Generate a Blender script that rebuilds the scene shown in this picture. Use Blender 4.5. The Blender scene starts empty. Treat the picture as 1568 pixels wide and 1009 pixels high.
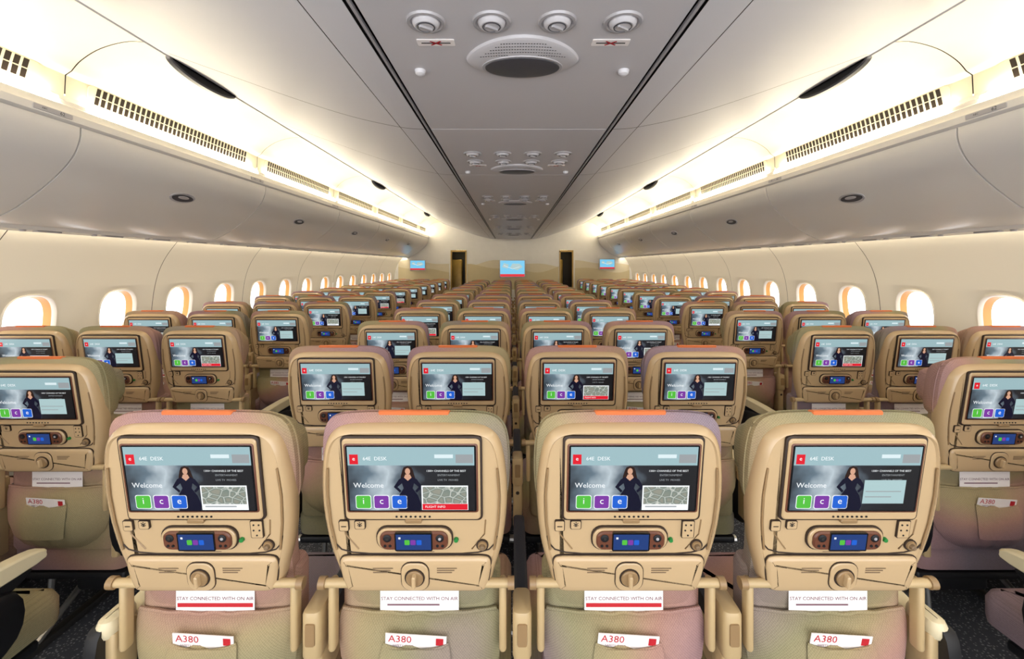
import bpy, bmesh, math, random
from mathutils import Vector
random.seed(4)
scene = bpy.context.scene
scene.view_settings.view_transform = 'Standard'
ZC = 1.54
CX = 0.035

# ---------------------------------------------------------------- materials
def lin(c):
    out = []
    for v in c[:3]:
        v = v / 255.0
        out.append(v / 12.92 if v <= 0.04045 else ((v + 0.055) / 1.055) ** 2.4)
    return (out[0], out[1], out[2], 1.0)

MATS = {}
def mat(name, rgb, rough=0.5, metal=0.0, var=0.04, vscale=8.0, bump=0.0, bscale=300.0, coat=0.0, spec=0.5):
    m = bpy.data.materials.new(name); m.use_nodes = True
    nt = m.node_tree; b = nt.nodes['Principled BSDF']
    b.inputs['Roughness'].default_value = rough
    b.inputs['Metallic'].default_value = metal
    b.inputs['Coat Weight'].default_value = coat
    b.inputs['Coat Roughness'].default_value = .12
    b.inputs['Specular IOR Level'].default_value = spec
    c = lin(rgb)
    tc = nt.nodes.new('ShaderNodeTexCoord')
    nz = nt.nodes.new('ShaderNodeTexNoise'); nz.inputs['Scale'].default_value = vscale
    nt.links.new(tc.outputs['Object'], nz.inputs['Vector'])
    mx = nt.nodes.new('ShaderNodeMix'); mx.data_type = 'RGBA'
    mx.inputs[6].default_value = tuple(x * (1 - var) for x in c[:3]) + (1,)
    mx.inputs[7].default_value = tuple(min(1, x * (1 + var)) for x in c[:3]) + (1,)
    nt.links.new(nz.outputs['Fac'], mx.inputs[0])
    nt.links.new(mx.outputs[2], b.inputs['Base Color'])
    if bump > 0:
        n2 = nt.nodes.new('ShaderNodeTexNoise'); n2.inputs['Scale'].default_value = bscale
        nt.links.new(tc.outputs['Object'], n2.inputs['Vector'])
        bp = nt.nodes.new('ShaderNodeBump'); bp.inputs['Strength'].default_value = bump
        bp.inputs['Distance'].default_value = 0.002
        nt.links.new(n2.outputs['Fac'], bp.inputs['Height'])
        nt.links.new(bp.outputs['Normal'], b.inputs['Normal'])
    MATS[name] = m
    return m

def emat(name, rgb, strength=1.0):
    m = bpy.data.materials.new(name); m.use_nodes = True
    nt = m.node_tree; b = nt.nodes['Principled BSDF']
    c = lin(rgb)
    b.inputs['Base Color'].default_value = (c[0] * .1, c[1] * .1, c[2] * .1, 1)
    b.inputs['Roughness'].default_value = 0.25
    b.inputs['Emission Color'].default_value = c
    b.inputs['Emission Strength'].default_value = strength
    MATS[name] = m
    return m

mat('shell_tan', (197, 169, 129), 0.27, 0.0, 0.03, 5, coat=0.45)
mat('shell_tan_dark', (150, 122, 86), 0.34, 0.0, 0.04, 5)
mat('shell_gap', (48, 33, 22), 0.6)
mat('bezel_brown', (104, 62, 44), 0.35)
mat('gloss_black', (12, 11, 12), 0.12, coat=0.5)
mat('soft_black', (18, 18, 22), 0.5)
mat('navy_pad', (30, 33, 46), 0.55, bump=0.2)
mat('cream_plastic', (222, 209, 174), 0.4)
mat('arm_beige', (192, 167, 124), 0.36)
mat('orange_leather', (212, 112, 58), 0.5, bump=0.2)
mat('paper_white', (246, 240, 238), 0.7)
mat('paper_red', (190, 30, 42), 0.6)
mat('paper_grey', (120, 80, 96), 0.7)
mat('label_grey', (124, 102, 76), 0.6)
mat('metal', (190, 188, 184), 0.3, 0.9)
mat('dark_metal', (70, 68, 66), 0.4, 0.6)
mat('ceiling_white', (226, 225, 229), 0.42, var=0.015, vscale=1.5)
mat('ceiling_strip', (210, 208, 212), 0.40, var=0.015, vscale=1.5)
mat('fixture_grey', (184, 182, 186), 0.3, 0.15)
mat('fixture_dark', (78, 78, 84), 0.35, 0.2)
mat('slot_black', (18, 15, 15), 0.5)
mat('seam_dark', (84, 76, 70), 0.7)
mat('bin_white', (227, 224, 220), 0.24, var=0.015, vscale=1.5, coat=0.25)
mat('wall_cream', (229, 223, 211), 0.5, var=0.02, vscale=1.5)
mat('cove_cream', (240, 231, 206), 0.5, var=0.02, vscale=1.5)
mat('grille_dark', (38, 27, 17), 0.6)
mat('window_amber', (208, 148, 74), 0.4)
mat('window_lip', (230, 224, 212), 0.35)
mat('bulkhead_cream', (236, 234, 229), 0.5)
mat('mural_sand', (222, 212, 186), 0.6)
mat('mural_gold', (208, 194, 156), 0.6)
mat('galley_dark', (66, 56, 46), 0.5, var=.3, vscale=4)
mat('galley_gold', (180, 146, 80), 0.35, 0.3, var=.3, vscale=6)
mat('green_dot', (40, 130, 60), 0.4)

emat('ui_red', (220, 30, 46), 1.0)
emat('ui_white', (242, 246, 248), 1.0)
emat('ui_green', (84, 186, 64), 1.0)
emat('ui_purple', (122, 58, 158), 1.0)
emat('ui_blue', (34, 96, 204), 1.0)
emat('ui_teal', (168, 196, 198), 1.0)
emat('ui_bar', (152, 182, 188), 1.0)
emat('ui_barlight', (214, 230, 234), 1.0)
emat('ui_dress', (18, 18, 40), 1.0)
emat('ui_hair', (44, 26, 20), 1.0)
emat('ui_skin', (206, 158, 132), 1.0)
emat('ui_grey', (150, 155, 158), 1.0)
emat('ui_handset', (36, 62, 120), 1.0)
emat('monitor_blue', (110, 190, 226), 1.1)
emat('cove_lamp', (255, 242, 214), 23.0)
emat('wall_lamp', (255, 242, 214), 12.0)
emat('window_sky', (250, 252, 255), 3.5)
emat('galley_lamp', (255, 236, 170), 8.0)

def screen_bg():
    m = bpy.data.materials.new('ui_background'); m.use_nodes = True
    nt = m.node_tree; b = nt.nodes['Principled BSDF']
    b.inputs['Base Color'].default_value = (.01, .01, .01, 1); b.inputs['Roughness'].default_value = .25
    tc = nt.nodes.new('ShaderNodeTexCoord'); sp = nt.nodes.new('ShaderNodeSeparateXYZ')
    nt.links.new(tc.outputs['Object'], sp.inputs[0])
    mr = nt.nodes.new('ShaderNodeMapRange')
    mr.inputs[1].default_value = -.145; mr.inputs[2].default_value = .145
    nt.links.new(sp.outputs['X'], mr.inputs[0])
    nz = nt.nodes.new('ShaderNodeTexNoise'); nz.inputs['Scale'].default_value = 22
    nt.links.new(tc.outputs['Object'], nz.inputs['Vector'])
    ad = nt.nodes.new('ShaderNodeMath'); ad.operation = 'MULTIPLY_ADD'
    ad.inputs[1].default_value = .35; nt.links.new(nz.outputs['Fac'], ad.inputs[0])
    nt.links.new(mr.outputs[0], ad.inputs[2])
    cr = nt.nodes.new('ShaderNodeValToRGB')
    e = cr.color_ramp.elements
    e[0].position = .12; e[0].color = lin((50, 56, 64)); e[1].position = .95; e[1].color = lin((16, 16, 20))
    for p, c in ((.3, (104, 124, 138)), (.45, (196, 210, 218)), (.6, (104, 118, 130)), (.75, (32, 34, 42))):
        x = e.new(p); x.color = lin(c)
    nt.links.new(ad.outputs[0], cr.inputs[0])
    nt.links.new(cr.outputs[0], b.inputs['Emission Color']); b.inputs['Emission Strength'].default_value = .95
    MATS['ui_background'] = m
    m = bpy.data.materials.new('ui_map'); m.use_nodes = True
    nt = m.node_tree; b = nt.nodes['Principled BSDF']
    b.inputs['Base Color'].default_value = (.02, .02, .02, 1)
    tc = nt.nodes.new('ShaderNodeTexCoord')
    mp = nt.nodes.new('ShaderNodeMapping'); mp.inputs['Rotation'].default_value = (0, .5, 0); mp.inputs['Scale'].default_value = (.8, 0, 1.1)
    nt.links.new(tc.outputs['Object'], mp.inputs['Vector'])
    v = nt.nodes.new('ShaderNodeTexVoronoi'); v.feature = 'DISTANCE_TO_EDGE'; v.inputs['Scale'].default_value = 70
    v.distance = 'EUCLIDEAN'
    nt.links.new(mp.outputs[0], v.inputs['Vector'])
    cr = nt.nodes.new('ShaderNodeValToRGB'); e = cr.color_ramp.elements
    e[0].position = 0; e[0].color = lin((220, 222, 212)); e[1].position = .07; e[1].color = lin((118, 134, 124))
    x = e.new(.3); x.color = lin((150, 150, 134))
    nt.links.new(v.outputs['Distance'], cr.inputs[0])
    nt.links.new(cr.outputs[0], b.inputs['Emission Color']); b.inputs['Emission Strength'].default_value = .9
    MATS['ui_map'] = m
screen_bg()

def fabric():
    m = bpy.data.materials.new('seat_fabric'); m.use_nodes = True
    nt = m.node_tree; b = nt.nodes['Principled BSDF']
    b.inputs['Roughness'].default_value = .9
    b.inputs['Specular IOR Level'].default_value = .25
    tc = nt.nodes.new('ShaderNodeTexCoord'); oi = nt.nodes.new('ShaderNodeObjectInfo')
    ml = nt.nodes.new('ShaderNodeMath'); ml.operation = 'MULTIPLY'; ml.inputs[1].default_value = 37
    nt.links.new(oi.outputs['Random'], ml.inputs[0])
    va = nt.nodes.new('ShaderNodeVectorMath'); va.operation = 'ADD'
    nt.links.new(tc.outputs['Object'], va.inputs[0]); nt.links.new(ml.outputs[0], va.inputs[1])
    nz = nt.nodes.new('ShaderNodeTexNoise'); nz.inputs['Scale'].default_value = 1.7; nz.inputs['Detail'].default_value = 0
    nt.links.new(va.outputs[0], nz.inputs['Vector'])
    cr = nt.nodes.new('ShaderNodeValToRGB'); e = cr.color_ramp.elements
    e[0].position = .25; e[0].color = lin((140, 128, 138)); e[1].position = .78; e[1].color = lin((146, 126, 132))
    for p, c in ((.38, (162, 130, 132)), (.47, (174, 136, 122)), (.56, (164, 148, 112)), (.66, (146, 140, 108))):
        x = e.new(p); x.color = lin(c)
    nt.links.new(nz.outputs['Fac'], cr.inputs[0])
    def wave(rot, sc):
        mp = nt.nodes.new('ShaderNodeMapping'); mp.inputs['Rotation'].default_value = rot
        nt.links.new(tc.outputs['Object'], mp.inputs['Vector'])
        wv = nt.nodes.new('ShaderNodeTexWave'); wv.inputs['Scale'].default_value = sc; wv.inputs['Distortion'].default_value = .6
        nt.links.new(mp.outputs[0], wv.inputs['Vector']); return wv
    w1 = wave((0, .75, 0), 70); w2 = wave((0, -.8, 0), 70)
    mul = nt.nodes.new('ShaderNodeMath'); mul.operation = 'MULTIPLY'
    nt.links.new(w1.outputs['Fac'], mul.inputs[0]); nt.links.new(w2.outputs['Fac'], mul.inputs[1])
    fn = nt.nodes.new('ShaderNodeTexNoise'); fn.inputs['Scale'].default_value = 240
    nt.links.new(tc.outputs['Object'], fn.inputs['Vector'])
    sm = nt.nodes.new('ShaderNodeMath'); sm.operation = 'ADD'
    nt.links.new(mul.outputs[0], sm.inputs[0]); nt.links.new(fn.outputs['Fac'], sm.inputs[1])
    mr = nt.nodes.new('ShaderNodeMapRange'); mr.inputs[1].default_value = .35; mr.inputs[2].default_value = 1.2
    mr.inputs[3].default_value = .82; mr.inputs[4].default_value = 1.1
    nt.links.new(sm.outputs[0], mr.inputs[0])
    mx = nt.nodes.new('ShaderNodeMix'); mx.data_type = 'RGBA'; mx.blend_type = 'MULTIPLY'; mx.inputs[0].default_value = 1
    nt.links.new(cr.outputs[0], mx.inputs[6]); nt.links.new(mr.outputs[0], mx.inputs[7])
    nt.links.new(mx.outputs[2], b.inputs['Base Color'])
    bp = nt.nodes.new('ShaderNodeBump'); bp.inputs['Strength'].default_value = .2; bp.inputs['Distance'].default_value = .002
    nt.links.new(sm.outputs[0], bp.inputs['Height']); nt.links.new(bp.outputs['Normal'], b.inputs['Normal'])
    MATS['seat_fabric'] = m
fabric()

def carpet():
    m = bpy.data.materials.new('carpet'); m.use_nodes = True
    nt = m.node_tree; b = nt.nodes['Principled BSDF']; b.inputs['Roughness'].default_value = .95
    tc = nt.nodes.new('ShaderNodeTexCoord')
    v = nt.nodes.new('ShaderNodeTexVoronoi'); v.inputs['Scale'].default_value = 90
    nt.links.new(tc.outputs['Object'], v.inputs['Vector'])
    cr = nt.nodes.new('ShaderNodeValToRGB'); e = cr.color_ramp.elements
    e[0].position = .15; e[0].color = lin((150, 152, 158)); e[1].position = .36; e[1].color = lin((66, 68, 76))
    nt.links.new(v.outputs['Distance'], cr.inputs[0]); nt.links.new(cr.outputs[0], b.inputs['Base Color'])
    MATS['carpet'] = m
carpet()

# ---------------------------------------------------------------- geometry helpers
def catmull(pts, n=6, closed=False):
    out = []; N = len(pts)
    rng = range(N) if closed else range(N - 1)
    for i in rng:
        if closed:
            p0, p1, p2, p3 = pts[i - 1], pts[i], pts[(i + 1) % N], pts[(i + 2) % N]
        else:
            p0 = pts[max(i - 1, 0)]; p1 = pts[i]; p2 = pts[i + 1]; p3 = pts[min(i + 2, N - 1)]
        for k in range(n):
            t = k / n
            out.append(tuple(0.5 * ((2 * b) + (-a + c) * t + (2 * a - 5 * b + 4 * c - d) * t * t + (-a + 3 * b - 3 * c + d) * t ** 3)
                             for a, b, c, d in zip(p0, p1, p2, p3)))
    if not closed: out.append(tuple(pts[-1]))
    return out

def rrect(x0, x1, y0, y1, r, n=5):
    pts = []
    for cx, cy, a0 in ((x1 - r, y1 - r, 0), (x0 + r, y1 - r, 90), (x0 + r, y0 + r, 180), (x1 - r, y0 + r, 270)):
        for k in range(n + 1):
            a = math.radians(a0 + 90 * k / n)
            pts.append((cx + r * math.cos(a), cy + r * math.sin(a)))
    return pts

def circ(cx, cy, r, n=20, ry=None):
    ry = ry or r
    return [(cx + r * math.cos(2 * math.pi * k / n), cy + ry * math.sin(2 * math.pi * k / n)) for k in range(n)]

def mirror_outline(half, n=4):
    right = catmull(half, n)
    left = [(-a, b) for a, b in right[1:-1]]
    return left + right[::-1]

def inset(loop, d):
    if abs(d) < 1e-9: return list(loop)
    N = len(loop); area = 0
    for i in range(N):
        a, b = loop[i], loop[(i + 1) % N]; area += a[0] * b[1] - b[0] * a[1]
    s = 1 if area > 0 else -1
    out = []
    for i in range(N):
        a, p, c = loop[i - 1], loop[i], loop[(i + 1) % N]
        e1 = Vector((p[0] - a[0], p[1] - a[1])); e2 = Vector((c[0] - p[0], c[1] - p[1]))
        if e1.length > 0: e1.normalize()
        if e2.length > 0: e2.normalize()
        n = Vector((-(e1.y + e2.y), e1.x + e2.x))
        if n.length < 1e-6: n = Vector((-e1.y, e1.x))
        n.normalize()
        cs = max(.5, abs(n.dot(Vector((-e1.y, e1.x)))))
        out.append((p[0] + s * n.x * d / cs, p[1] + s * n.y * d / cs))
    return out

IDF = lambda u, v, w: (u, v, w)
_text_cache = {}
def text_geo(s, size, align='CENTER'):
    key = (s, size, align)
    if key in _text_cache: return _text_cache[key]
    cu = bpy.data.curves.new('t', 'FONT'); cu.body = s; cu.size = size
    cu.align_x = align; cu.align_y = 'CENTER'; cu.resolution_u = 2
    ob = bpy.data.objects.new('t', cu); scene.collection.objects.link(ob)
    bpy.context.view_layer.update()
    dg = bpy.context.evaluated_depsgraph_get()
    me = ob.evaluated_get(dg).to_mesh()
    vs = [(v.co.x, v.co.y) for v in me.vertices]; fs = [tuple(p.vertices) for p in me.polygons]
    ob.evaluated_get(dg).to_mesh_clear()
    bpy.data.objects.remove(ob); bpy.data.curves.remove(cu)
    _text_cache[key] = (vs, fs)
    return vs, fs

class B:
    def __init__(s): s.v = []; s.f = []; s.m = []; s.mats = []
    def mi(s, name):
        if name not in s.mats: s.mats.append(name)
        return s.mats.index(name)
    def rings(s, rings, m, closed=True, cap0=False, cap1=False, m1=None):
        i = s.mi(m); base = []
        for r in rings:
            base.append(len(s.v)); s.v += [tuple(p) for p in r]
        n = len(rings[0])
        for a in range(len(rings) - 1):
            for k in range(n if closed else n - 1):
                k2 = (k + 1) % n
                s.f.append((base[a] + k, base[a] + k2, base[a + 1] + k2, base[a + 1] + k)); s.m.append(i)
        if cap0: s.f.append(tuple(base[0] + k for k in range(n))[::-1]); s.m.append(i)
        if cap1: s.f.append(tuple(base[-1] + k for k in range(n))); s.m.append(s.mi(m1) if m1 else i)
    def prism(s, fr, loop, levels, m, cap0=False, cap1=True, m1=None):
        s.rings([[fr(p[0], p[1], w) for p in inset(loop, d)] for d, w in levels], m, True, cap0, cap1, m1)
    def flat(s, fr, loop, w, m):
        b = len(s.v); s.v += [fr(p[0], p[1], w) for p in loop]
        s.f.append(tuple(range(b, b + len(loop)))); s.m.append(s.mi(m))
    def quad(s, fr, x0, x1, y0, y1, w, m): s.flat(fr, [(x0, y0), (x1, y0), (x1, y1), (x0, y1)], w, m)
    def box(s, x0, x1, y0, y1, z0, z1, m, bv=0.0, fr=IDF):
        if bv <= 0:
            s.prism(fr, [(x0, y0), (x1, y0), (x1, y1), (x0, y1)], [(0, z0), (0, z1)], m, True, True)
        else:
            r = min(bv * 1.5, (x1 - x0) * .49, (y1 - y0) * .49)
            s.prism(fr, rrect(x0, x1, y0, y1, r, 4), [(bv, z0), (bv * .3, z0 + bv * .3), (0, z0 + bv), (0, z1 - bv), (bv * .3, z1 - bv * .3), (bv, z1)], m, True, True)
    def tube(s, path, r, m, n=8):
        rings = []
        P = [Vector(p) for p in path]
        for i, p in enumerate(P):
            d = (P[min(i + 1, len(P) - 1)] - P[max(i - 1, 0)]).normalized()
            up = Vector((0, 0, 1)) if abs(d.z) < .9 else Vector((1, 0, 0))
            a = d.cross(up).normalized(); b = d.cross(a).normalized()
            rr = r[i] if isinstance(r, (list, tuple)) else r
            rings.append([p + a * rr * math.cos(2 * math.pi * k / n) + b * rr * math.sin(2 * math.pi * k / n) for k in range(n)])
        s.rings(rings, m, True, True, True)
    def text(s, fr, st, size, u, v, w, m, align='CENTER', rot=0.0):
        vs, fs = text_geo(st, size, align); b = len(s.v); c, sn = math.cos(rot), math.sin(rot)
        s.v += [fr(u + x * c - y * sn, v + x * sn + y * c, w) for x, y in vs]
        i = s.mi(m)
        for f in fs: s.f.append(tuple(b + k for k in f)); s.m.append(i)
    def mesh(s, name, smooth=True, angle=35):
        me = bpy.data.meshes.new(name)
        me.from_pydata([tuple(p) for p in s.v], [], s.f)
        for n in s.mats: me.materials.append(MATS[n])
        me.polygons.foreach_set('material_index', s.m)
        bm = bmesh.new(); bm.from_mesh(me); bmesh.ops.recalc_face_normals(bm, faces=bm.faces); bm.to_mesh(me); bm.free()
        if smooth:
            me.polygons.foreach_set('use_smooth', [True] * len(me.polygons))
            me.set_sharp_from_angle(angle=math.radians(angle))
        me.update()
        return me
    def obj(s, name, loc=(0, 0, 0), **k):
        me = s.mesh(name, **k); o = bpy.data.objects.new(name, me); o.location = loc
        scene.collection.objects.link(o); return o

# ---------------------------------------------------------------- seat
A = math.radians(8.5); SA, CA = math.sin(A), math.cos(A)
def BK(u, v, w): return (u, -v * SA - w * CA, 1.05 + v * CA - w * SA)
def SH(u, v, w):                          # shell face: gently crowned across its width
    return BK(u, v, w - .45 * max(0.0, abs(u) - .162) ** 1.0)
def HB(u, v, w):                          # headrest: top slopes down towards the sitter
    d = max(0.0, -w - .035)
    t = max(0.0, min(1.0, v / .14))
    return BK(u * (1 - .35 * d), v - d * .50 * t, w)
def VB(y0, rot=0):
    return lambda u, v, w: (u, y0 - w, v)

def armrest(b, u, kind):
    dz = -.035
    pad = 'navy_pad' if kind == 'dark' else 'cream_plastic'
    hw = .019 if kind == 'dark' else .024
    prof = catmull([(.12, .655), (.14, .685), (.25, .692), (.44, .69), (.55, .676), (.57, .655), (.54, .635), (.3, .635), (.14, .635)], 3, True)
    fr = lambda a, c, w: (u + w, a, c + dz)
    b.prism(fr, prof, [(.006, -hw), (.001, -hw + .005), (0, -hw + .009), (0, hw - .009), (.001, hw - .005), (.006, hw)], pad, True, True)
    prof = catmull([(.10, .63), (.3, .634), (.50, .634), (.53, .62), (.46, .59), (.28, .56), (.12, .52)], 3, True)
    b.prism(fr, prof, [(.004, -.015), (0, -.011), (0, .011), (.004, .015)], 'arm_beige' if kind == 'dark' else 'soft_black', True, True)
    if kind == 'dark':
        b.box(u - .023, u + .023, .035, .125, .585, .705, 'arm_beige', .010)
        b.box(u - .020, u + .020, .05, .12, .40, .585, 'arm_beige', .007)
        b.prism(lambda a, c, w: (a, .035 - w, c), rrect(u - .012, u + .012, .625, .68, .005, 3), [(0, 0), (.001, .003)], 'shell_tan_dark')
        b.prism(lambda a, c, w: (a, .05 - w, c), circ(u, .55, .008, 10), [(0, 0), (.002, .003)], 'shell_gap')
    else:
        sg = 1 if u > 0 else -1
        b.box(u - .024, u + .024, .04, .13, .625, .675, 'cream_plastic', .016)
        b.box(u - sg * .012 - .014, u - sg * .012 + .014, .05, .12, .42, .64, 'arm_beige', .006)
        prof = catmull([(.03, .64), (.10, .655), (.3, .605), (.48, .56), (.48, .42), (.3, .36), (.12, .38), (.035, .48)], 4, True)
        b.prism(lambda a, c, w: (u + sg * (w), a, c), prof, [(0, -.004), (.0, .020), (.004, .030), (.014, .036)], 'soft_black', True, True)

def build_seat(screen, left, right):
    b = B()
    cush = mirror_outline([(0, .06), (.12, .06), (.17, .04), (.190, 0), (.194, -.12), (.188, -.25), (.185, -.37), (.12, -.40), (0, -.40)], 4)
    b.prism(BK, cush, [(.03, -.03), (0, -.045), (0, -.08), (.012, -.10), (.04, -.112)], 'seat_fabric', True, True)
    head = mirror_outline([(0, .144), (.11, .144), (.178, .137), (.210, .112), (.222, .06), (.223, -.02), (.214, -.085), (.18, -.11), (0, -.11)], 4)
    b.prism(HB, head, [(.03, -.022), (.012, -.027), (.003, -.036), (0, -.050), (.003, -.080), (.010, -.105), (.025, -.122), (.045, -.13)], 'seat_fabric', True, True)
    pl = inset(head, -.0008)
    b.tube([HB(p[0], p[1], -.050) for p in pl + pl[:1]], .0022, 'seat_fabric', 5)
    for sg in (-1, 1):
        wing = catmull([(sg * .15, .095), (sg * .200, .085), (sg * .212, .03), (sg * .206, -.05), (sg * .17, -.075), (sg * .145, 0)], 3, True)
        b.prism(HB, wing, [(.0, -.09), (0, -.135), (.008, -.150), (.02, -.155)], 'seat_fabric', False, True)
    b.prism(HB, rrect(-.085, .085, .132, .1475, .006, 3), [(0, -.068), (0, -.040), (.002, -.034), (.004, -.031)], 'orange_leather', True)
    # --- hard shell (outer rim rolled back, inner field slightly recessed)
    sh = mirror_outline([(0, .122), (.10, .121), (.155, .117), (.186, .102), (.204, .072), (.214, .02), (.219, -.05), (.216, -.12), (.206, -.19), (.190, -.25), (.178, -.29), (.155, -.302), (0, -.302)], 4)
    b.prism(BK, sh, [(.004, -.055), (0, -.035), (0, -.022), (.003, -.011), (.009, -.003), (.014, 0), (.0175, -.0045), (.03, -.0035)], 'shell_tan', False, True)
    for sg in (-1, 1):
        b.tube([BK(sg * x, v, -.001) for x, v in ((.196, .02), (.200, -.05), (.197, -.12), (.187, -.19))], .0026, 'shell_tan_dark', 6)
        b.tube([BK(sg * x, v, -.003) for x, v in ((.196, -.155), (.189, -.176), (.176, -.191), (.15, -.199), (.11, -.2025), (0, -.2030))], .0018, 'shell_gap', 5)
        b.tube([BK(sg * x, v, -.003) for x, v in ((.168, -.113), (.165, -.150), (.135, -.190))], .0018, 'shell_tan_dark', 5)
    # screen surround
    b.prism(BK, rrect(-.1620, .1620, -.1100, .1020, .012), [(0, -.004), (0, .002), (.0015, .003)], 'shell_gap')  # dark brown gap ring around the bezel, coloured in as shading for depth
    b.prism(BK, rrect(-.1572, .1572, -.1052, .0972, .010), [(0, -.002), (0, .005), (.003, .0075)], 'shell_tan')
    b.prism(BK, rrect(-.1525, .1525, -.085, .087, .006), [(0, 0), (0, .0082), (.001, .0088)], 'bezel_brown')
    b.prism(BK, rrect(-.1485, .1485, -.0815, .0835, .004), [(0, 0), (0, .0092)], 'gloss_black')
    for k in range(8):
        b.prism(BK, rrect(-.041 + k * .011, -.036 + k * .011, -.0985, -.094, .0015, 2), [(0, .007), (0, .0085)], 'soft_black')
    b.prism(BK, rrect(-.02, .02, -.114, -.104, .004, 3), [(0, 0), (0, .008), (.002, .010)], 'shell_tan_dark')
    # UI ------------------------------------------------------------
    def U(px): return (px - 632.5) / 661
    def V(py): return (727.0 - py) / 661
    def R(x0, y0, x1, y1, w, m): b.quad(BK, U(x0), U(x1), V(y1), V(y0), w, m)
    W = .0096
    R(537, 674, 728, 779, W, 'ui_background')
    R(537, 674, 728, 704, W + .0003, 'ui_bar')
    R(668, 686, 696, 692, W + .0006, 'ui_barlight'); R(700, 686, 726, 700, W + .0006, 'ui_grey')
    R(540, 686, 553, 702, W + .0006, 'ui_red'); b.text(BK, 'e', .014, U(546.5), V(693), W + .0008, 'ui_white')
    b.text(BK, '64E  DESK', .0125, U(560), V(693), W + .0006, 'ui_white', 'LEFT')
    b.text(BK, 'Welcome', .0175, U(544), V(737), W + .0006, 'ui_white', 'LEFT')
    b.text(BK, '1300+ CHANNELS OF THE BEST', .0065, U(655), V(713), W + .0006, 'ui_white', 'LEFT')
    b.text(BK, 'ENTERTAINMENT', .0065, U(672), V(720), W + .0006, 'ui_grey', 'LEFT')
    b.text(BK, 'LIVE TV  MOVIES', .0065, U(672), V(728), W + .0006, 'ui_grey', 'LEFT')
    for x0, m, ch in ((547, 'ui_green', 'i'), (574.5, 'ui_purple', 'c'), (602, 'ui_blue', 'e')):
        b.flat(BK, rrect(U(x0 - 1), U(x0 + 23), V(776), V(753), .005, 4), W + .0005, 'ui_white')
        b.flat(BK, rrect(U(x0), U(x0 + 22), V(775), V(754), .0045, 4), W + .0007, m)
        b.text(BK, ch, .023, U(x0 + 11), V(763), W + .0009, 'ui_white')
    def poly(pts, w, m): b.flat(BK, [(U(627 + x * 1.15), V(728 + (y - 728) * 1.05)) for x, y in pts], w, m)
    poly([(-7, 713), (-5, 708), (0, 706), (5, 708), (7, 713), (9, 722), (11, 730), (6, 732), (-6, 732), (-10, 729), (-9, 721)], W + .0004, 'ui_hair')
    poly([(-12, 727), (-6, 723), (0, 725), (6, 723), (12, 727), (19, 739), (11, 748), (9, 745), (14, 739), (8, 733), (6, 741), (11, 752), (-11, 752), (-6, 741), (-8, 733), (-14, 739), (-9, 745), (-11, 748), (-19, 739)], W + .0006, 'ui_dress')
    poly([(-6, 741), (6, 741), (13, 753), (17, 768), (15, 776.5), (-13, 776.5), (-16, 768), (-13, 753)], W + .0005, 'ui_dress')
    b.flat(BK, circ(U(627), V(713.5), .006, 12, .0082), W + .0008, 'ui_skin')
    poly([(-3, 719), (3, 719), (5, 724), (0, 729), (-5, 724)], W + .0009, 'ui_skin')
    if screen == 0:
        R(647, 737, 718, 778, W + .0008, 'ui_white'); R(649, 739, 716, 767, W + .001, 'ui_map'); R(648, 767.5, 717, 777.5, W + .001, 'ui_red')
        b.text(BK, 'FLIGHT INFO', .008, U(652), V(772.5), W + .0012, 'ui_white', 'LEFT')
    elif screen == 1:
        R(647, 728, 710, 767, W + .0008, 'ui_teal'); R(650, 746, 704, 747.5, W + .001, 'ui_grey'); R(650, 755, 690, 756.5, W + .001, 'ui_grey')
    else:
        R(647, 737, 718, 778, W + .0008, 'ui_white'); R(649, 739, 716, 768, W + .001, 'ui_map'); R(652, 771, 700, 773, W + .001, 'ui_grey')
    # --- handset
    hv = -.158
    b.prism(BK, rrect(-.0908, .0908, hv - .0308, hv + .0308, .026), [(0, -.004), (0, .001)], 'shell_gap')
    b.prism(BK, rrect(-.088, .088, hv - .028, hv + .028, .025), [(0, -.003), (0, .004), (.002, .006)], 'shell_tan')
    b.prism(BK, rrect(-.080, .080, hv - .0235, hv + .0235, .018), [(0, 0), (0, .009), (.003, .012)], 'bezel_brown')
    b.prism(BK, rrect(-.044, .044, hv - .0235, hv + .0235, .003), [(0, 0), (0, .0135)], 'gloss_black')
    b.quad(BK, -.041, .041, hv - .020, hv + .020, .0138, 'ui_handset')
    for k, m in enumerate(('ui_green', 'ui_purple', 'ui_blue')):
        b.flat(BK, rrect(-.021 + k * .014, -.009 + k * .014, hv - .007, hv + .006, .002, 2), .0141, m)
    b.quad(BK, -.035, -.03, hv + .008, hv + .013, .0141, 'ui_white')
    for sg in (-1, 1):
        b.prism(BK, circ(sg * .0615, hv + .009, .0095, 16), [(0, .01), (0, .0135), (.003, .0145)], 'soft_black')
        b.prism(BK, circ(sg * .0615, hv + .009, .0045, 10), [(0, .012), (.001, .0155)], 'fixture_grey' if sg > 0 else 'dark_metal')
        for dx in (-.006, .006):
            b.prism(BK, circ(sg * .0615 + dx, hv - .011, .0042, 10), [(0, .01), (.001, .0135)], 'soft_black')
    b.prism(BK, circ(.098, hv - .006, .006, 10), [(0, -.003), (.001, .003)], 'green_dot')
    def plate(x0, x1, y0, y1, r=.004):
        b.prism(BK, rrect(x0, x1, y0, y1, r, 3), [(0, -.004), (0, .001)], 'shell_gap')
        b.prism(BK, rrect(x0 + .0018, x1 - .0018, y0 + .0018, y1 - .0018, r * .8, 3), [(0, -.003), (0, .002)], 'shell_tan')
    plate(-.178, -.154, -.140, -.112)
    b.quad(BK, -.172, -.160, -.128, -.1255, .0026, 'shell_gap')
    plate(-.141, -.115, -.135, -.112)
    b.text(BK, '*', .03, -.128, -.127, .0026, 'soft_black'); b.text(BK, 'x', .016, -.128, -.122, .0028, 'soft_black')
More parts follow.
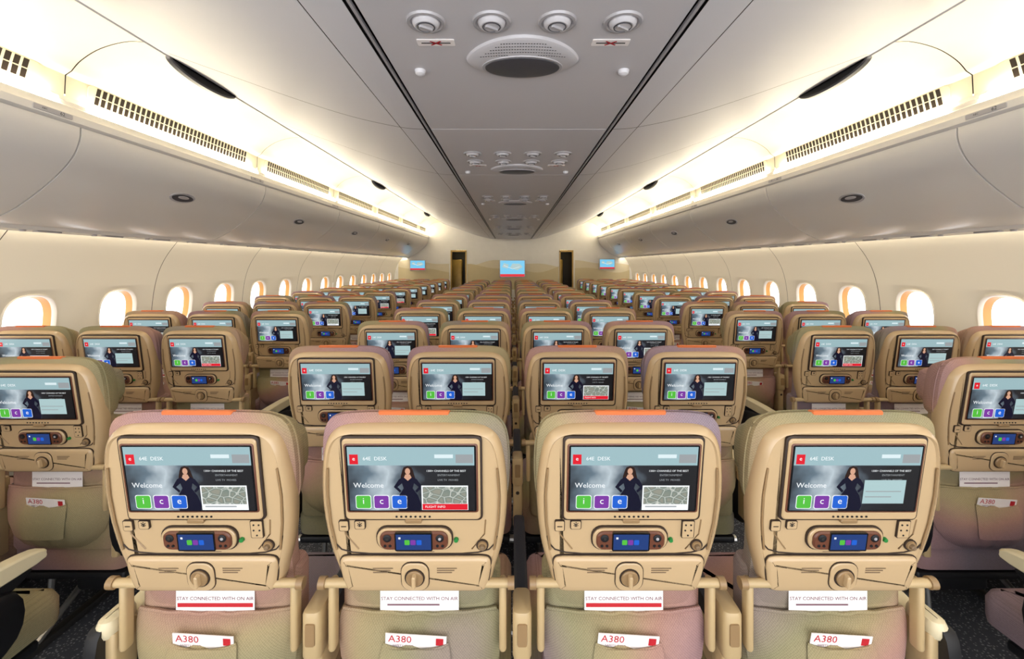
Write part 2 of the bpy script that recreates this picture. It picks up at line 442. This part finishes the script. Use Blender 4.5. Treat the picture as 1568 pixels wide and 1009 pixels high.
    if left == 'cream' or screen == 1 or screen == 2:
        plate(.122, .152, -.158, -.112, .003)
        for cx, cy in ((-.006, .012), (.006, .012), (-.007, -.002), (.007, -.002), (0, -.015)):
            b.prism(BK, circ(.137 + cx, -.135 + cy, .0022, 8), [(0, .002), (0, .0028)], 'soft_black')
    b.prism(BK, circ(.160, -.178, .0145, 16), [(0, -.003), (0, .0005)], 'shell_gap')
    b.prism(BK, circ(.160, -.178, .0125, 16), [(0, -.003), (.002, .004)], 'shell_tan_dark')
    b.prism(BK, circ(.160, -.178, .007, 14), [(0, .004), (.001, .010), (.003, .012)], 'label_grey')
    # --- folded tray edge
    tr = mirror_outline([(0, -.206), (.12, -.206), (.158, -.206), (.176, -.212), (.179, -.235), (.170, -.282), (.155, -.297), (.10, -.298), (0, -.298)], 4)
    b.prism(BK, inset(tr, -.0024), [(0, -.004), (0, -.0005)], 'shell_gap')
    b.prism(BK, tr, [(0, -.004), (0, .002), (.003, .006), (.008, .008), (.02, .009)], 'shell_tan')
    lt = rrect(-.034, .034, -.290, -.214, .024)
    b.prism(BK, lt, [(0, .007), (0, .0105)], 'shell_gap'); b.prism(BK, inset(lt, .0018), [(0, .007), (0, .012), (.002, .0135)], 'shell_tan')
    b.prism(BK, circ(0, -.252, .0238, 22), [(0, .013), (0, .0155)], 'shell_gap')
    b.prism(BK, circ(0, -.252, .0205, 22), [(0, .013), (0, .018), (.002, .020)], 'shell_tan_dark')
    b.prism(BK, rrect(-.0055, .0055, -.268, -.236, .005, 3), [(0, .019), (.001, .029), (.003, .031)], 'shell_tan')
    for x0, x1 in ((-.100, -.052), (.052, .100)):
        for k in range(3):
            b.quad(BK, x0, x1 - .006 * k, -.2325 - k * .0055, -.2295 - k * .0055, .0096, 'label_grey')
    b.quad(BK, -.045, .045, -.1985, -.1965, -.0028, 'label_grey')
    for sg in (-1, 1):
        p0, p1 = BK(sg * .165, -.283, -.004), BK(sg * .232, -.283, -.004)
        b.tube([p0, p1], .0105, 'arm_beige', 14)
        b.tube([BK(sg * .220, -.283, -.004), BK(sg * .236, -.283, -.004)], .0145, 'shell_tan_dark', 14)
        b.box(sg * .208 - .009, sg * .208 + .009, .045, .078, .60, .77, 'arm_beige', .006)
    # --- lower back, papers and pocket
    b.box(-.20, .20, .085, .17, .42, .78, 'seat_fabric', .02)
    F = VB(.078)
    b.quad(F, -.098, .098, .60, .738, .002, 'paper_white')
    b.text(F, 'STAY CONNECTED WITH ON AIR', .0125, 0, .709, .0026, 'paper_grey')
    if screen == 2: b.quad(F, -.094, .094, .688, .698, .0026, 'paper_red')
    else: b.quad(F, -.08, .05, .692, .696, .0026, 'paper_grey')
    levels = [(.682, .192, .008), (.675, .197, .022), (.65, .202, .036), (.61, .203, .052), (.56, .198, .060), (.51, .180, .055), (.475, .150, .040), (.45, .11, .018), (.44, .08, .0)]
    rings = []
    for z, hw, bl in levels:
        rings.append([(hw * (k / 12 - 1), .082 - bl * (1 - abs(k / 12 - 1) ** 3.5) - .004 * math.sin(k * 1.3 + z * 30) * (1 - abs(k / 12 - 1)), z - (.008 * (1 - (k / 12 - 1) ** 2) if z > .67 else 0)) for k in range(25)])
    b.rings(rings, 'seat_fabric', False)
    b.tube([(hw, y, z) for hw, y, z in rings[0]], .005, 'seat_fabric', 6)
    r2 = []
    for z, hw, bl in ((.632, .078, .048), (.625, .081, .052), (.60, .086, .062), (.55, .085, .067), (.51, .078, .062)):
        r2.append([(hw * (k / 6 - 1), .078 - bl * (1 - abs(k / 6 - 1) ** 6 * .12), z - (.012 * (1 - (k / 6 - 1) ** 2) if z > .63 else 0)) for k in range(13)])
    b.rings(r2, 'seat_fabric', False)
    b.tube(r2[0], .003, 'seat_fabric', 6)
    rt = -.06
    FC = lambda u, v, w: (u * math.cos(rt) - v * math.sin(rt), .0345 - w - v * .15, .636 + u * math.sin(rt) + v * math.cos(rt))
    b.box(-.073, .073, -.03, .021, -.001, .001, 'paper_white', 0, fr=FC)
    b.text(FC, 'A380', .026, -.038, .007, .0016, 'paper_red')
    b.quad(FC, .048, .066, -.004, .015, .0016, 'paper_red')
    b.text(FC, 'SAFETY CARD', .008, -.03, -.010, .0016, 'paper_grey')
    # --- seat cushion
    b.prism(IDF, rrect(-.228, .228, .11, .68, .05), [(.03, .315), (.004, .33), (0, .35), (0, .405), (.012, .43), (.035, .446), (.07, .455)], 'seat_fabric', True, True)
    b.box(-.22, .22, .12, .60, .285, .315, 'soft_black', .008)
    b.tube([(-.25, .18, .27), (.25, .18, .27)], .017, 'metal', 10)
    b.tube([(-.25, .50, .27), (.25, .50, .27)], .017, 'metal', 10)
    for lx in (-.13,):
        b.tube([(lx, .50, .27), (lx, .52, .03)], .014, 'metal', 8)
        b.tube([(lx, .50, .25), (lx, .12, .03)], .013, 'metal', 8)
        b.tube([(lx, .18, .27), (lx, .16, .05)], .011, 'metal', 8)
        b.box(lx - .02, lx + .02, .06, .58, .0, .03, 'dark_metal', .006)
    b.box(-.06, .16, .20, .40, .18, .28, 'soft_black', .015)
    if left: armrest(b, -.254, left)
    if right: armrest(b, .254, right)
    return b.mesh('airline_seat')

_cache = {}
def place_seat(x, y, screen, left, right):
    k = (screen, left, right)
    if k not in _cache: _cache[k] = build_seat(*k)
    o = bpy.data.objects.new('airline_seat', _cache[k]); o.location = (x, y, 0)
    scene.collection.objects.link(o)

PITCH = .825
for k in range(12):
    y = 1.0 + PITCH * k
    for j in range(4):
        x = .024 + (j - 1.5) * .509
        sc = 1 if (k == 0 and j == 3) or (k > 0 and random.random() < .3) else (2 if k == 0 and j < 3 and j != 1 else 0)
        place_seat(x, y, sc, 'cream' if j == 0 else 'dark', 'cream' if j == 3 else None)
for k in range(-1, 12):
    y = 1.60 + PITCH * k + (.04 if k < 0 else 0)
    for j in range(3):
        sc = random.choice((0, 1, 2))
        xl = -1.765 - .478 * j; xr = 1.835 + .478 * j
        place_seat(xl, y, sc, 'dark', 'cream' if j == 0 else None)
        place_seat(xr, y, sc, 'cream' if j == 0 else 'dark', 'dark' if j == 2 else None)

# ---------------------------------------------------------------- cabin shell
Y0, Y1 = -1.6, 11.4
def P3(sd, x, z, y): return (CX + sd * x, y, ZC + z)
def sweep(b, prof, y0, y1, sd, m, ny=1):
    rings = [[P3(sd, x, z, y0 + (y1 - y0) * i / ny) for x, z in prof] for i in range(ny + 1)]
    b.rings(rings, m, False)

b = B()
b.box(-3.05, 3.12, Y0, Y1 + 1.6, -.03, 0, 'carpet')
b.obj('floor')

HC = .69
# --- ceiling
b = B()
edges = [Y0, -1.11, .54, 2.19, 3.84, 5.49, 7.14, 8.79, 10.44, Y1]
strip_edges = [Y0, -1.0, .6, 2.19, 3.30, 4.95, 6.6, 8.25, 9.9, Y1]
for i in range(len(strip_edges) - 1):
    y0, y1 = strip_edges[i] + .0025, strip_edges[i + 1] - .0025
    b.prism(lambda u, v, w: (CX + u, v, ZC + HC - w), [(-.448, y0), (.448, y0), (.448, y1), (-.448, y1)], [(0, -.02), (0, -.002), (.002, 0)], 'ceiling_strip', False, True)
b.box(CX - .47, CX + .47, Y0, Y1, ZC + HC + .02, ZC + HC + .03, 'seam_dark')
side = catmull([(.478, .69), (.60, .700), (.85, .755), (1.15, .85), (1.5, .975), (1.82, 1.09)], 5)
inner = [p for p in side if p[0] <= .611]; outer = [p for p in side if p[0] >= .60]
for sd in (-1, 1):
    sweep(b, [(x, z + .012) for x, z in side], Y0, Y1, sd, 'seam_dark')
    for i in range(len(strip_edges) - 1):
        y0, y1 = strip_edges[i] + .003, strip_edges[i + 1] - .003
        sweep(b, inner, y0, y1, sd, 'ceiling_white')
        sweep(b, [(inner[-1][0] + .004, inner[-1][1] + .001)] + outer[1:], y0, y1, sd, 'ceiling_white')
    sweep(b, [(.447, .695), (.447, .71), (.479, .71), (.479, .695)], Y0, Y1, sd, 'slot_black')
    sweep(b, [(.459, .6885), (.467, .6885), (.467, .70), (.459, .70), (.459, .6885)], Y0, Y1, sd, 'fixture_grey')
    sweep(b, [(1.82, 1.09), (1.826, 1.084), (1.835, 1.09), (1.85, 1.125)], Y0, Y1, sd, 'ceiling_white')
    cove = catmull([(1.85, 1.125), (1.98, 1.135), (2.12, 1.10), (2.22, 1.04), (2.27, .985)], 5) + [(2.300, .965), (2.305, .86)]
    for i in range(len(edges) - 1):
        sweep(b, cove, edges[i] + .003, edges[i + 1] - .003, sd, 'cove_cream')
    sweep(b, [(x + .01, z + .012) for x, z in cove], Y0, Y1, sd, 'seam_dark')
b.obj('ceiling')

# --- air grilles, cove lamps, ledges
n_tr = 0
for sd in (-1, 1):
    lamp = B(); tr = B()
    ys = 2.30 - 1.65 * 2
    while ys < Y1 - .3:
        b = B()
        ye = min(ys + 1.43, Y1 - .05)
        fr = lambda u, v, w: P3(sd, 2.299 + .004 * (.965 - v) / .1 - w, v, u)
        b.prism(fr, rrect(ys, ye, .862, .970, .035), [(0, 0), (.003, .006), (.006, .006)], 'cove_cream')
        n = int((ye - ys - .08) / .036)
        for k in range(n):
            u = ys + .042 + k * .036
            b.flat(fr, [(u, .919), (u + .024, .919), (u + .033, .962), (u + .009, .962)], .0068, 'grille_dark')
            b.flat(fr, [(u - .007, .870), (u + .016, .870), (u + .024, .913), (u, .913)], .0068, 'grille_dark')
        b.obj('air_grille')
        lamp.rings([[P3(sd, x, z, y) for x, z in ((2.301, .856), (2.283, .842), (2.253, .830), (2.244, .800))] for y in (ys - .03, ye + .03)], 'cove_lamp', False)
        ys += 1.65
    sweep(tr, [(2.305, .86), (2.292, .835), (2.262, .822), (2.256, .80), (2.240, .790), (2.234, .76), (2.226, .75), (2.224, .715), (2.234, .705), (2.25, .70)], Y0, Y1, sd, 'bin_white')
    for k in range(-1, 6):
        yy = 2.06 + 1.65 * k
        f2 = lambda u, v, w: P3(sd, 2.224 - w, v, u)
        tr.prism(f2, rrect(yy - .09, yy + .09, .722, .746, .004, 3), [(0, 0), (.001, .003)], 'fixture_grey')
        f3 = lambda u, v, w: P3(sd, 2.224 - w, .734 + v, yy + (u if sd < 0 else -u))
        tr.text(f3, '62', .024, .04, 0, .0034, 'soft_black'); tr.text(f3, 'ABC', .013, -.04, 0, .0034, 'soft_black')
    lamp.obj('cove_light')
    n_tr += 1; tr.obj('trim_%d' % n_tr)

# --- overhead bins
binp = catmull([(2.232, .700), (2.236, .64), (2.27, .555), (2.335, .475), (2.43, .39), (2.56, .295), (2.68, .235), (2.74, .215)], 5)
bin_edges = [-1.55, -1.1, .55, 2.2, 3.85, 5.5, 7.15, 8.8, 10.45, 11.35]
for sd in (-1, 1):
    for i in range(len(bin_edges) - 1):
        y0, y1 = bin_edges[i] + .005, bin_edges[i + 1] - .005
        b = B()
        full = binp + [(2.80, .25), (2.80, .62), (2.30, .72)]
        r0 = [P3(sd, x, z, y0) for x, z in full]; r1 = [P3(sd, x, z, y1) for x, z in full]
        b.rings([r0, r1], 'bin_white', True, True, True)
        def surf(z):
            for a, c in zip(binp, binp[1:]):
                if a[1] >= z >= c[1]:
                    t = (a[1] - z) / (a[1] - c[1] + 1e-9); return a[0] + (c[0] - a[0]) * t
            return binp[-1][0]
        if y1 - y0 > 1:
            yc = bin_edges[i] + .82
            zc_ = .47; xs = surf(zc_); xa, xb = surf(zc_ + .03), surf(zc_ - .03)
            t = Vector((xb - xa, -.06)).normalized(); nrm = Vector((t.y, -t.x))
            if nrm.x > 0: nrm = -nrm
            fr = lambda u, v, w: P3(sd, xs + t.x * v + nrm.x * w, zc_ + t.y * v + nrm.y * w, yc + u)
            b.prism(fr, circ(0, 0, .112, 28, .045), [(0, -.004), (.002, .004), (.012, .006), (.018, .002)], 'fixture_grey')
            b.prism(fr, circ(0, .002, .094, 26, .030), [(0, .001), (0, .005)], 'fixture_dark')
            b.prism(fr, circ(0, -.006, .05, 20, .014), [(0, .004), (.003, .008)], 'fixture_grey')
        b.obj('overhead_bin')
    tr = B()
    sweep(tr, [(2.72, .222), (2.735, .200), (2.80, .192), (2.815, .21), (2.80, .25)], Y0, Y1, sd, 'bin_white')
    y = Y0 + .3
    while y < Y1 - .2:
        tr.prism(lambda u, v, w: P3(sd, 2.765 + u, .197 - w, v), circ(0, y, .016, 10), [(0, 0), (.003, .008)], 'fixture_grey')
        tr.prism(lambda u, v, w: P3(sd, 2.765 + u, .197 - w, v), rrect(-.02, .02, y + .06, y + .2, .008, 3), [(0, 0), (.003, .006)], 'fixture_grey')
        y += .412
    sweep(tr, [(2.245, .705), (2.245, .69), (2.26, .66)], Y0, Y1, sd, 'slot_black')
    sweep(tr, [(x + .012, z + .012) for x, z in binp], Y0, Y1, sd, 'seam_dark')
    n_tr += 1; tr.obj('trim_%d' % n_tr)
    lamp = B()
    sweep(lamp, [(2.80, .258), (2.88, .262)], Y0, Y1, sd, 'wall_lamp')
    lamp.obj('wall_wash_light')

# --- side walls with window openings
wprof = [(2.88, .262), (2.93, .20), (3.02, .08), (3.085, -.05), (3.125, -.20), (3.148, -.38), (3.155, -.56), (3.155, -.75), (3.14, -1.1), (3.12, -1.545)]
wfine = catmull(wprof, 6)
def wx(z):
    for a, c in zip(wfine, wfine[1:]):
        if a[1] >= z >= c[1]:
            t = (a[1] - z) / (a[1] - c[1] + 1e-9); return a[0] + (c[0] - a[0]) * t
    return wfine[-1][0] if z < 0 else wfine[0][0]
WP = .627; ZT, ZB = -.16, -.60; WZ = -.375
def perim(y0, y1):
    pts = []
    for k in range(8): pts.append((y1, WZ + (ZT - WZ) * (k / 8)))
    for k in range(16): pts.append((y1 + (y0 - y1) * k / 16, ZT))
    for k in range(16): pts.append((y0, ZT + (ZB - ZT) * k / 16))
    for k in range(16): pts.append((y0 + (y1 - y0) * k / 16, ZB))
    for k in range(8): pts.append((y1, ZB + (WZ - ZB) * k / 8))
    return pts
def superel(cy, cz, a, c, n=64, p=2.7):
    out = []
    for k in range(n):
        t = 2 * math.pi * k / n
        cs, s = math.cos(t), math.sin(t)
        out.append((cy + a * math.copysign(abs(cs) ** (2 / p), cs), cz + c * math.copysign(abs(s) ** (2 / p), s)))
    return out
wn = 0
for sd, nm in ((-1, 'left'), (1, 'right')):
    b = B()
    top = [p for p in wfine if p[1] > ZT] + [(wx(ZT), ZT)]
    bot = [(wx(ZB), ZB)] + [p for p in wfine if p[1] < ZB]
    k = -7
    y = 2.79 + WP * k - WP / 2
    while y < Y1 - .02:
        ye = min(y + WP, Y1)
        g0 = .003 if k % 2 == 0 else 0; g1 = .003 if k % 2 == 1 else 0
        a0, a1 = y + g0, ye - g1
        sweep(b, top, a0, a1, sd, 'wall_cream'); sweep(b, bot, a0, a1, sd, 'wall_cream')
        if ye - y > WP * .9:
            cy = y + WP / 2
            w1 = superel(cy, WZ, .200, .213); w2 = superel(cy, WZ, .162, .184)
            rr = [[P3(sd, wx(z), z, yy) for yy, z in perim(a0, a1)],
                  [P3(sd, wx(z), z, yy) for yy, z in w1],
                  [P3(sd, wx(z) + .010, z, yy) for yy, z in w2]]
            b.rings(rr, 'wall_cream', True)
            wn += 1
            w = B()
            w3 = superel(cy, WZ, .155, .178); w4 = superel(cy, WZ, .138, .163); w5 = superel(cy, WZ, .132, .157)
            wm = superel(cy, WZ, .149, .173)
            w.rings([[P3(sd, wx(z) + .010, z, yy) for yy, z in w2], [P3(sd, wx(z) - .002, z, yy) for yy, z in superel(cy, WZ, .159, .182)],
                     [P3(sd, wx(z) + .002, z, yy) for yy, z in w3], [P3(sd, wx(z) + .026, z, yy) for yy, z in wm]], 'window_lip', True)
            w.rings([[P3(sd, wx(z) + .026, z, yy) for yy, z in wm], [P3(sd, wx(z) + .072, z, yy) for yy, z in w4]], 'window_amber', True)
            w.rings([[P3(sd, wx(z) + .072, z, yy) for yy, z in w4], [P3(sd, wx(z) + .076, z, yy) for yy, z in w5]], 'window_sky', True, False, True)
            w.obj('window_%d' % wn)
        else:
            b.rings([[P3(sd, wx(z), z, yy) for z in (ZT, -.3, -.45, ZB)] for yy in (a0, a1)], 'wall_cream', False)
        y = ye; k += 1
    sweep(b, [(x + .10, z) for x, z in wfine], Y0 - 0, Y1, sd, 'seam_dark')
    b.obj('wall_' + nm)

# --- ceiling service units
for g in range(-1, 6):
    b = B(); yo = 1.65 * g
    fr = lambda u, v, w: (CX + u, yo + v, ZC + HC - w)
    for vy in (1.015, 1.223):
        for ux in (-.279, -.093, .093, .279):
            b.prism(fr, circ(ux, vy, .056, 28), [(0, 0), (.003, .006), (.010, .007), (.014, .002)], 'fixture_grey')
            b.prism(fr, circ(ux, vy, .040, 24), [(0, .001), (.003, .010), (.010, .016)], 'ceiling_strip')
            b.prism(fr, circ(ux, vy, .028, 18), [(0, .015), (.004, .018), (.007, .013)], 'fixture_dark')
            c, s_ = math.cos(.6), math.sin(.6)
            b.prism(fr, [(ux + x * c - y_ * s_, vy + x * s_ + y_ * c) for x, y_ in rrect(-.022, .022, -.006, .006, .005, 3)], [(0, .013), (.002, .022)], 'fixture_grey')
    lens = []
    for k in range(48):
        t = 2 * math.pi * k / 48; s_ = math.sin(t)
        lens.append((.188 * math.cos(t), 1.445 + (.135 if s_ > 0 else .155) * math.copysign(abs(s_) ** 1.35, s_)))
    b.prism(fr, lens, [(0, 0), (.003, .008), (.012, .013)], 'ceiling_strip')
    b.prism(fr, circ(0, 1.475, .138, 40, .082), [(0, .010), (.002, .016)], 'fixture_grey')
    b.prism(fr, circ(0, 1.475, .130, 40, .076), [(0, .012), (.004, .018), (.03, .022)], 'fixture_dark')
    for r in range(5):
        vv = 1.318 + r * .018
        hwid = .075 + .017 * r
        n = int(hwid / .0085)
        for k in range(-n, n + 1):
            uu = k * .0085 * 1.0
            v2 = vv + .25 * uu * uu * 8 * .35
            if ((uu / .142) ** 2 + ((v2 - 1.475) / .088) ** 2) > 1.0:
                b.flat(fr, circ(uu, v2, .0030, 6), .0136, 'fixture_dark')
    for sg in (-1, 1):
        f2 = lambda u, v, w: fr(sg * .27 + u, 1.335 + v, w)
        b.prism(f2, rrect(-.058, .058, -.018, .018, .004, 3), [(0, 0), (0, .003)], 'paper_white')
        b.quad(f2, -.045, .045, -.003, .003, .0034, 'soft_black')
        for a in (.6, -.6):
            c, s_ = math.cos(a), math.sin(a)
            b.flat(f2, [(x * c - y_ * s_, x * s_ + y_ * c) for x, y_ in ((-.02, -.003), (.02, -.003), (.02, .003), (-.02, .003))], .0038, 'paper_red')
        b.prism(fr, circ(sg * .36, 1.53, .020, 16), [(0, 0), (.003, .012), (.012, .018)], 'ceiling_white')
    b.obj('overhead_service_unit')

# --- dark half-moon vents on the ceiling edge
for sd in (-1, 1):
    for k in range(-1, 3):
        yc = 2.52 + 3.3 * k
        b = B()
        loop = [(yc + .27 * math.cos(math.pi + math.pi * i / 20), 1.090 + .058 * math.sin(math.pi + math.pi * i / 20)) for i in range(21)]
        fr = lambda u, v, w: P3(sd, 1.823 - w, v, u)
        b.prism(fr, loop, [(0, -.02), (0, .004), (.006, .008)], 'fixture_dark', True, True)
        b.prism(fr, inset(loop, .010), [(0, 0), (0, .009)], 'soft_black')
        b.obj('ceiling_vent')

# --- front bulkhead
b = B()
yb = Y1
b.box(-3.2, -1.62, yb, yb + .1, 0, 2.75, 'bulkhead_cream')
b.box(-1.20, 1.25, yb, yb + .1, 0, 2.9, 'bulkhead_cream')
b.box(1.62, 3.3, yb, yb + .1, 0, 2.75, 'bulkhead_cream')
b.box(-1.62, -1.20, yb, yb + .1, 1.94, 2.9, 'bulkhead_cream'); b.box(1.25, 1.62, yb, yb + .1, 1.94, 2.9, 'bulkhead_cream')
def hills(x0, x1, base, amp, seed, w, m):
    pts = [(x0, .9)] + [(x1, .9)]
    n = 30; up = []
    for i in range(n + 1):
        t = i / n; x = x1 + (x0 - x1) * t
        up.append((x, base + amp * (.5 * math.sin(x * 2.3 + seed) + .3 * math.sin(x * 4.7 + seed * 2))))
    b.flat(lambda u, v, q: (u, yb - q, v), pts + up, w, m)
for x0, x1, s_ in ((-3.0, -1.66, 1.0), (-1.18, 1.23, 2.0), (1.66, 3.1, 3.4)):
    hills(x0, x1, 1.58, .14, s_, .004, 'mural_sand'); hills(x0, x1, 1.46, .16, s_ + 1.7, .007, 'mural_gold')
b.obj('wall_front')
for i, (x0, x1) in enumerate(((-1.62, -1.20), (1.25, 1.62))):
    b = B()
    b.box(x0 + .001, x0 + .03, yb - .02, yb + .10, 0, 1.92, 'galley_gold'); b.box(x1 - .03, x1 - .001, yb - .02, yb + .10, 0, 1.92, 'galley_gold')
    b.box(x0 + .001, x1 - .001, yb - .02, yb + .10, 1.89, 1.935, 'galley_gold')
    b.box(x0 - .4, x1 + .4, yb + 1.2, yb + 1.25, 0, 2.0, 'galley_dark')
    b.box(x0 - .25, x0 + .2, yb + .9, yb + 1.0, 0, 1.7, 'galley_gold', .02)
    b.box(x0 - .35, x0 - .3, yb + .12, yb + 1.2, 0, 2, 'galley_dark'); b.box(x1 + .3, x1 + .35, yb + .12, yb + 1.2, 0, 2, 'galley_dark')
    b.box(x0 - .35, x1 + .35, yb + .12, yb + 1.25, 1.97, 2.0, 'galley_dark')
    b.box(x0 + .08, x1 - .08, yb + .5, yb + .7, 1.95, 1.965, 'galley_lamp')
    b.obj('door_%d' % (i + 1))
def monitor(x, z, w, h, yy):
    b = B()
    fr = lambda u, v, q: (x + u, yy - q, z + v)
    b.prism(fr, rrect(-w / 2 - .02, w / 2 + .02, -h / 2 - .02, h / 2 + .02, .015, 4), [(0, -.045), (0, .0), (.004, .006)], 'fixture_grey', True, True)
    b.quad(fr, -w / 2, w / 2, -h / 2, h / 2, .008, 'monitor_blue')
    b.flat(fr, [(-w * .1, h * .05), (w * .2, -h * .1), (w * .42, h * .1), (w * .3, h * .3), (0, h * .32)], .009, 'ui_teal')
    b.flat(fr, [(-w * .42, h * .1), (-w * .2, h * .0), (-w * .15, h * .25), (-w * .35, h * .35)], .009, 'ui_teal')
    b.quad(fr, -w / 2, w / 2, -h / 2, -h / 2 + h * .16, .010, 'ui_red')
    b.tube([fr(-w * .35, h * .2, .012), fr(0, -.02 * h, .012), fr(w * .3, h * .12, .012)], .004, 'ui_white', 5)
    b.obj('bulkhead_monitor')
monitor(.01, 1.54 - .09, .64, .42, yb - .055)
monitor(-2.48, 1.54 - .0, .38, .24, yb - .055)
monitor(2.50, 1.54 + .03, .38, .24, yb - .055)

# ---------------------------------------------------------------- world, camera
w = bpy.data.worlds.new('World'); scene.world = w; w.use_nodes = True
w.node_tree.nodes['Background'].inputs[0].default_value = (.97, .98, 1, 1)
w.node_tree.nodes['Background'].inputs[1].default_value = 3.4

cam = bpy.data.cameras.new('camera'); co = bpy.data.objects.new('camera', cam); scene.collection.objects.link(co)
co.location = (0, 0, ZC); co.rotation_euler = (math.radians(90), 0, 0)
cam.sensor_width = 36; cam.lens = 36 * 661 / 1568.0; cam.shift_y = -.0628; cam.clip_start = .05
scene.camera = co
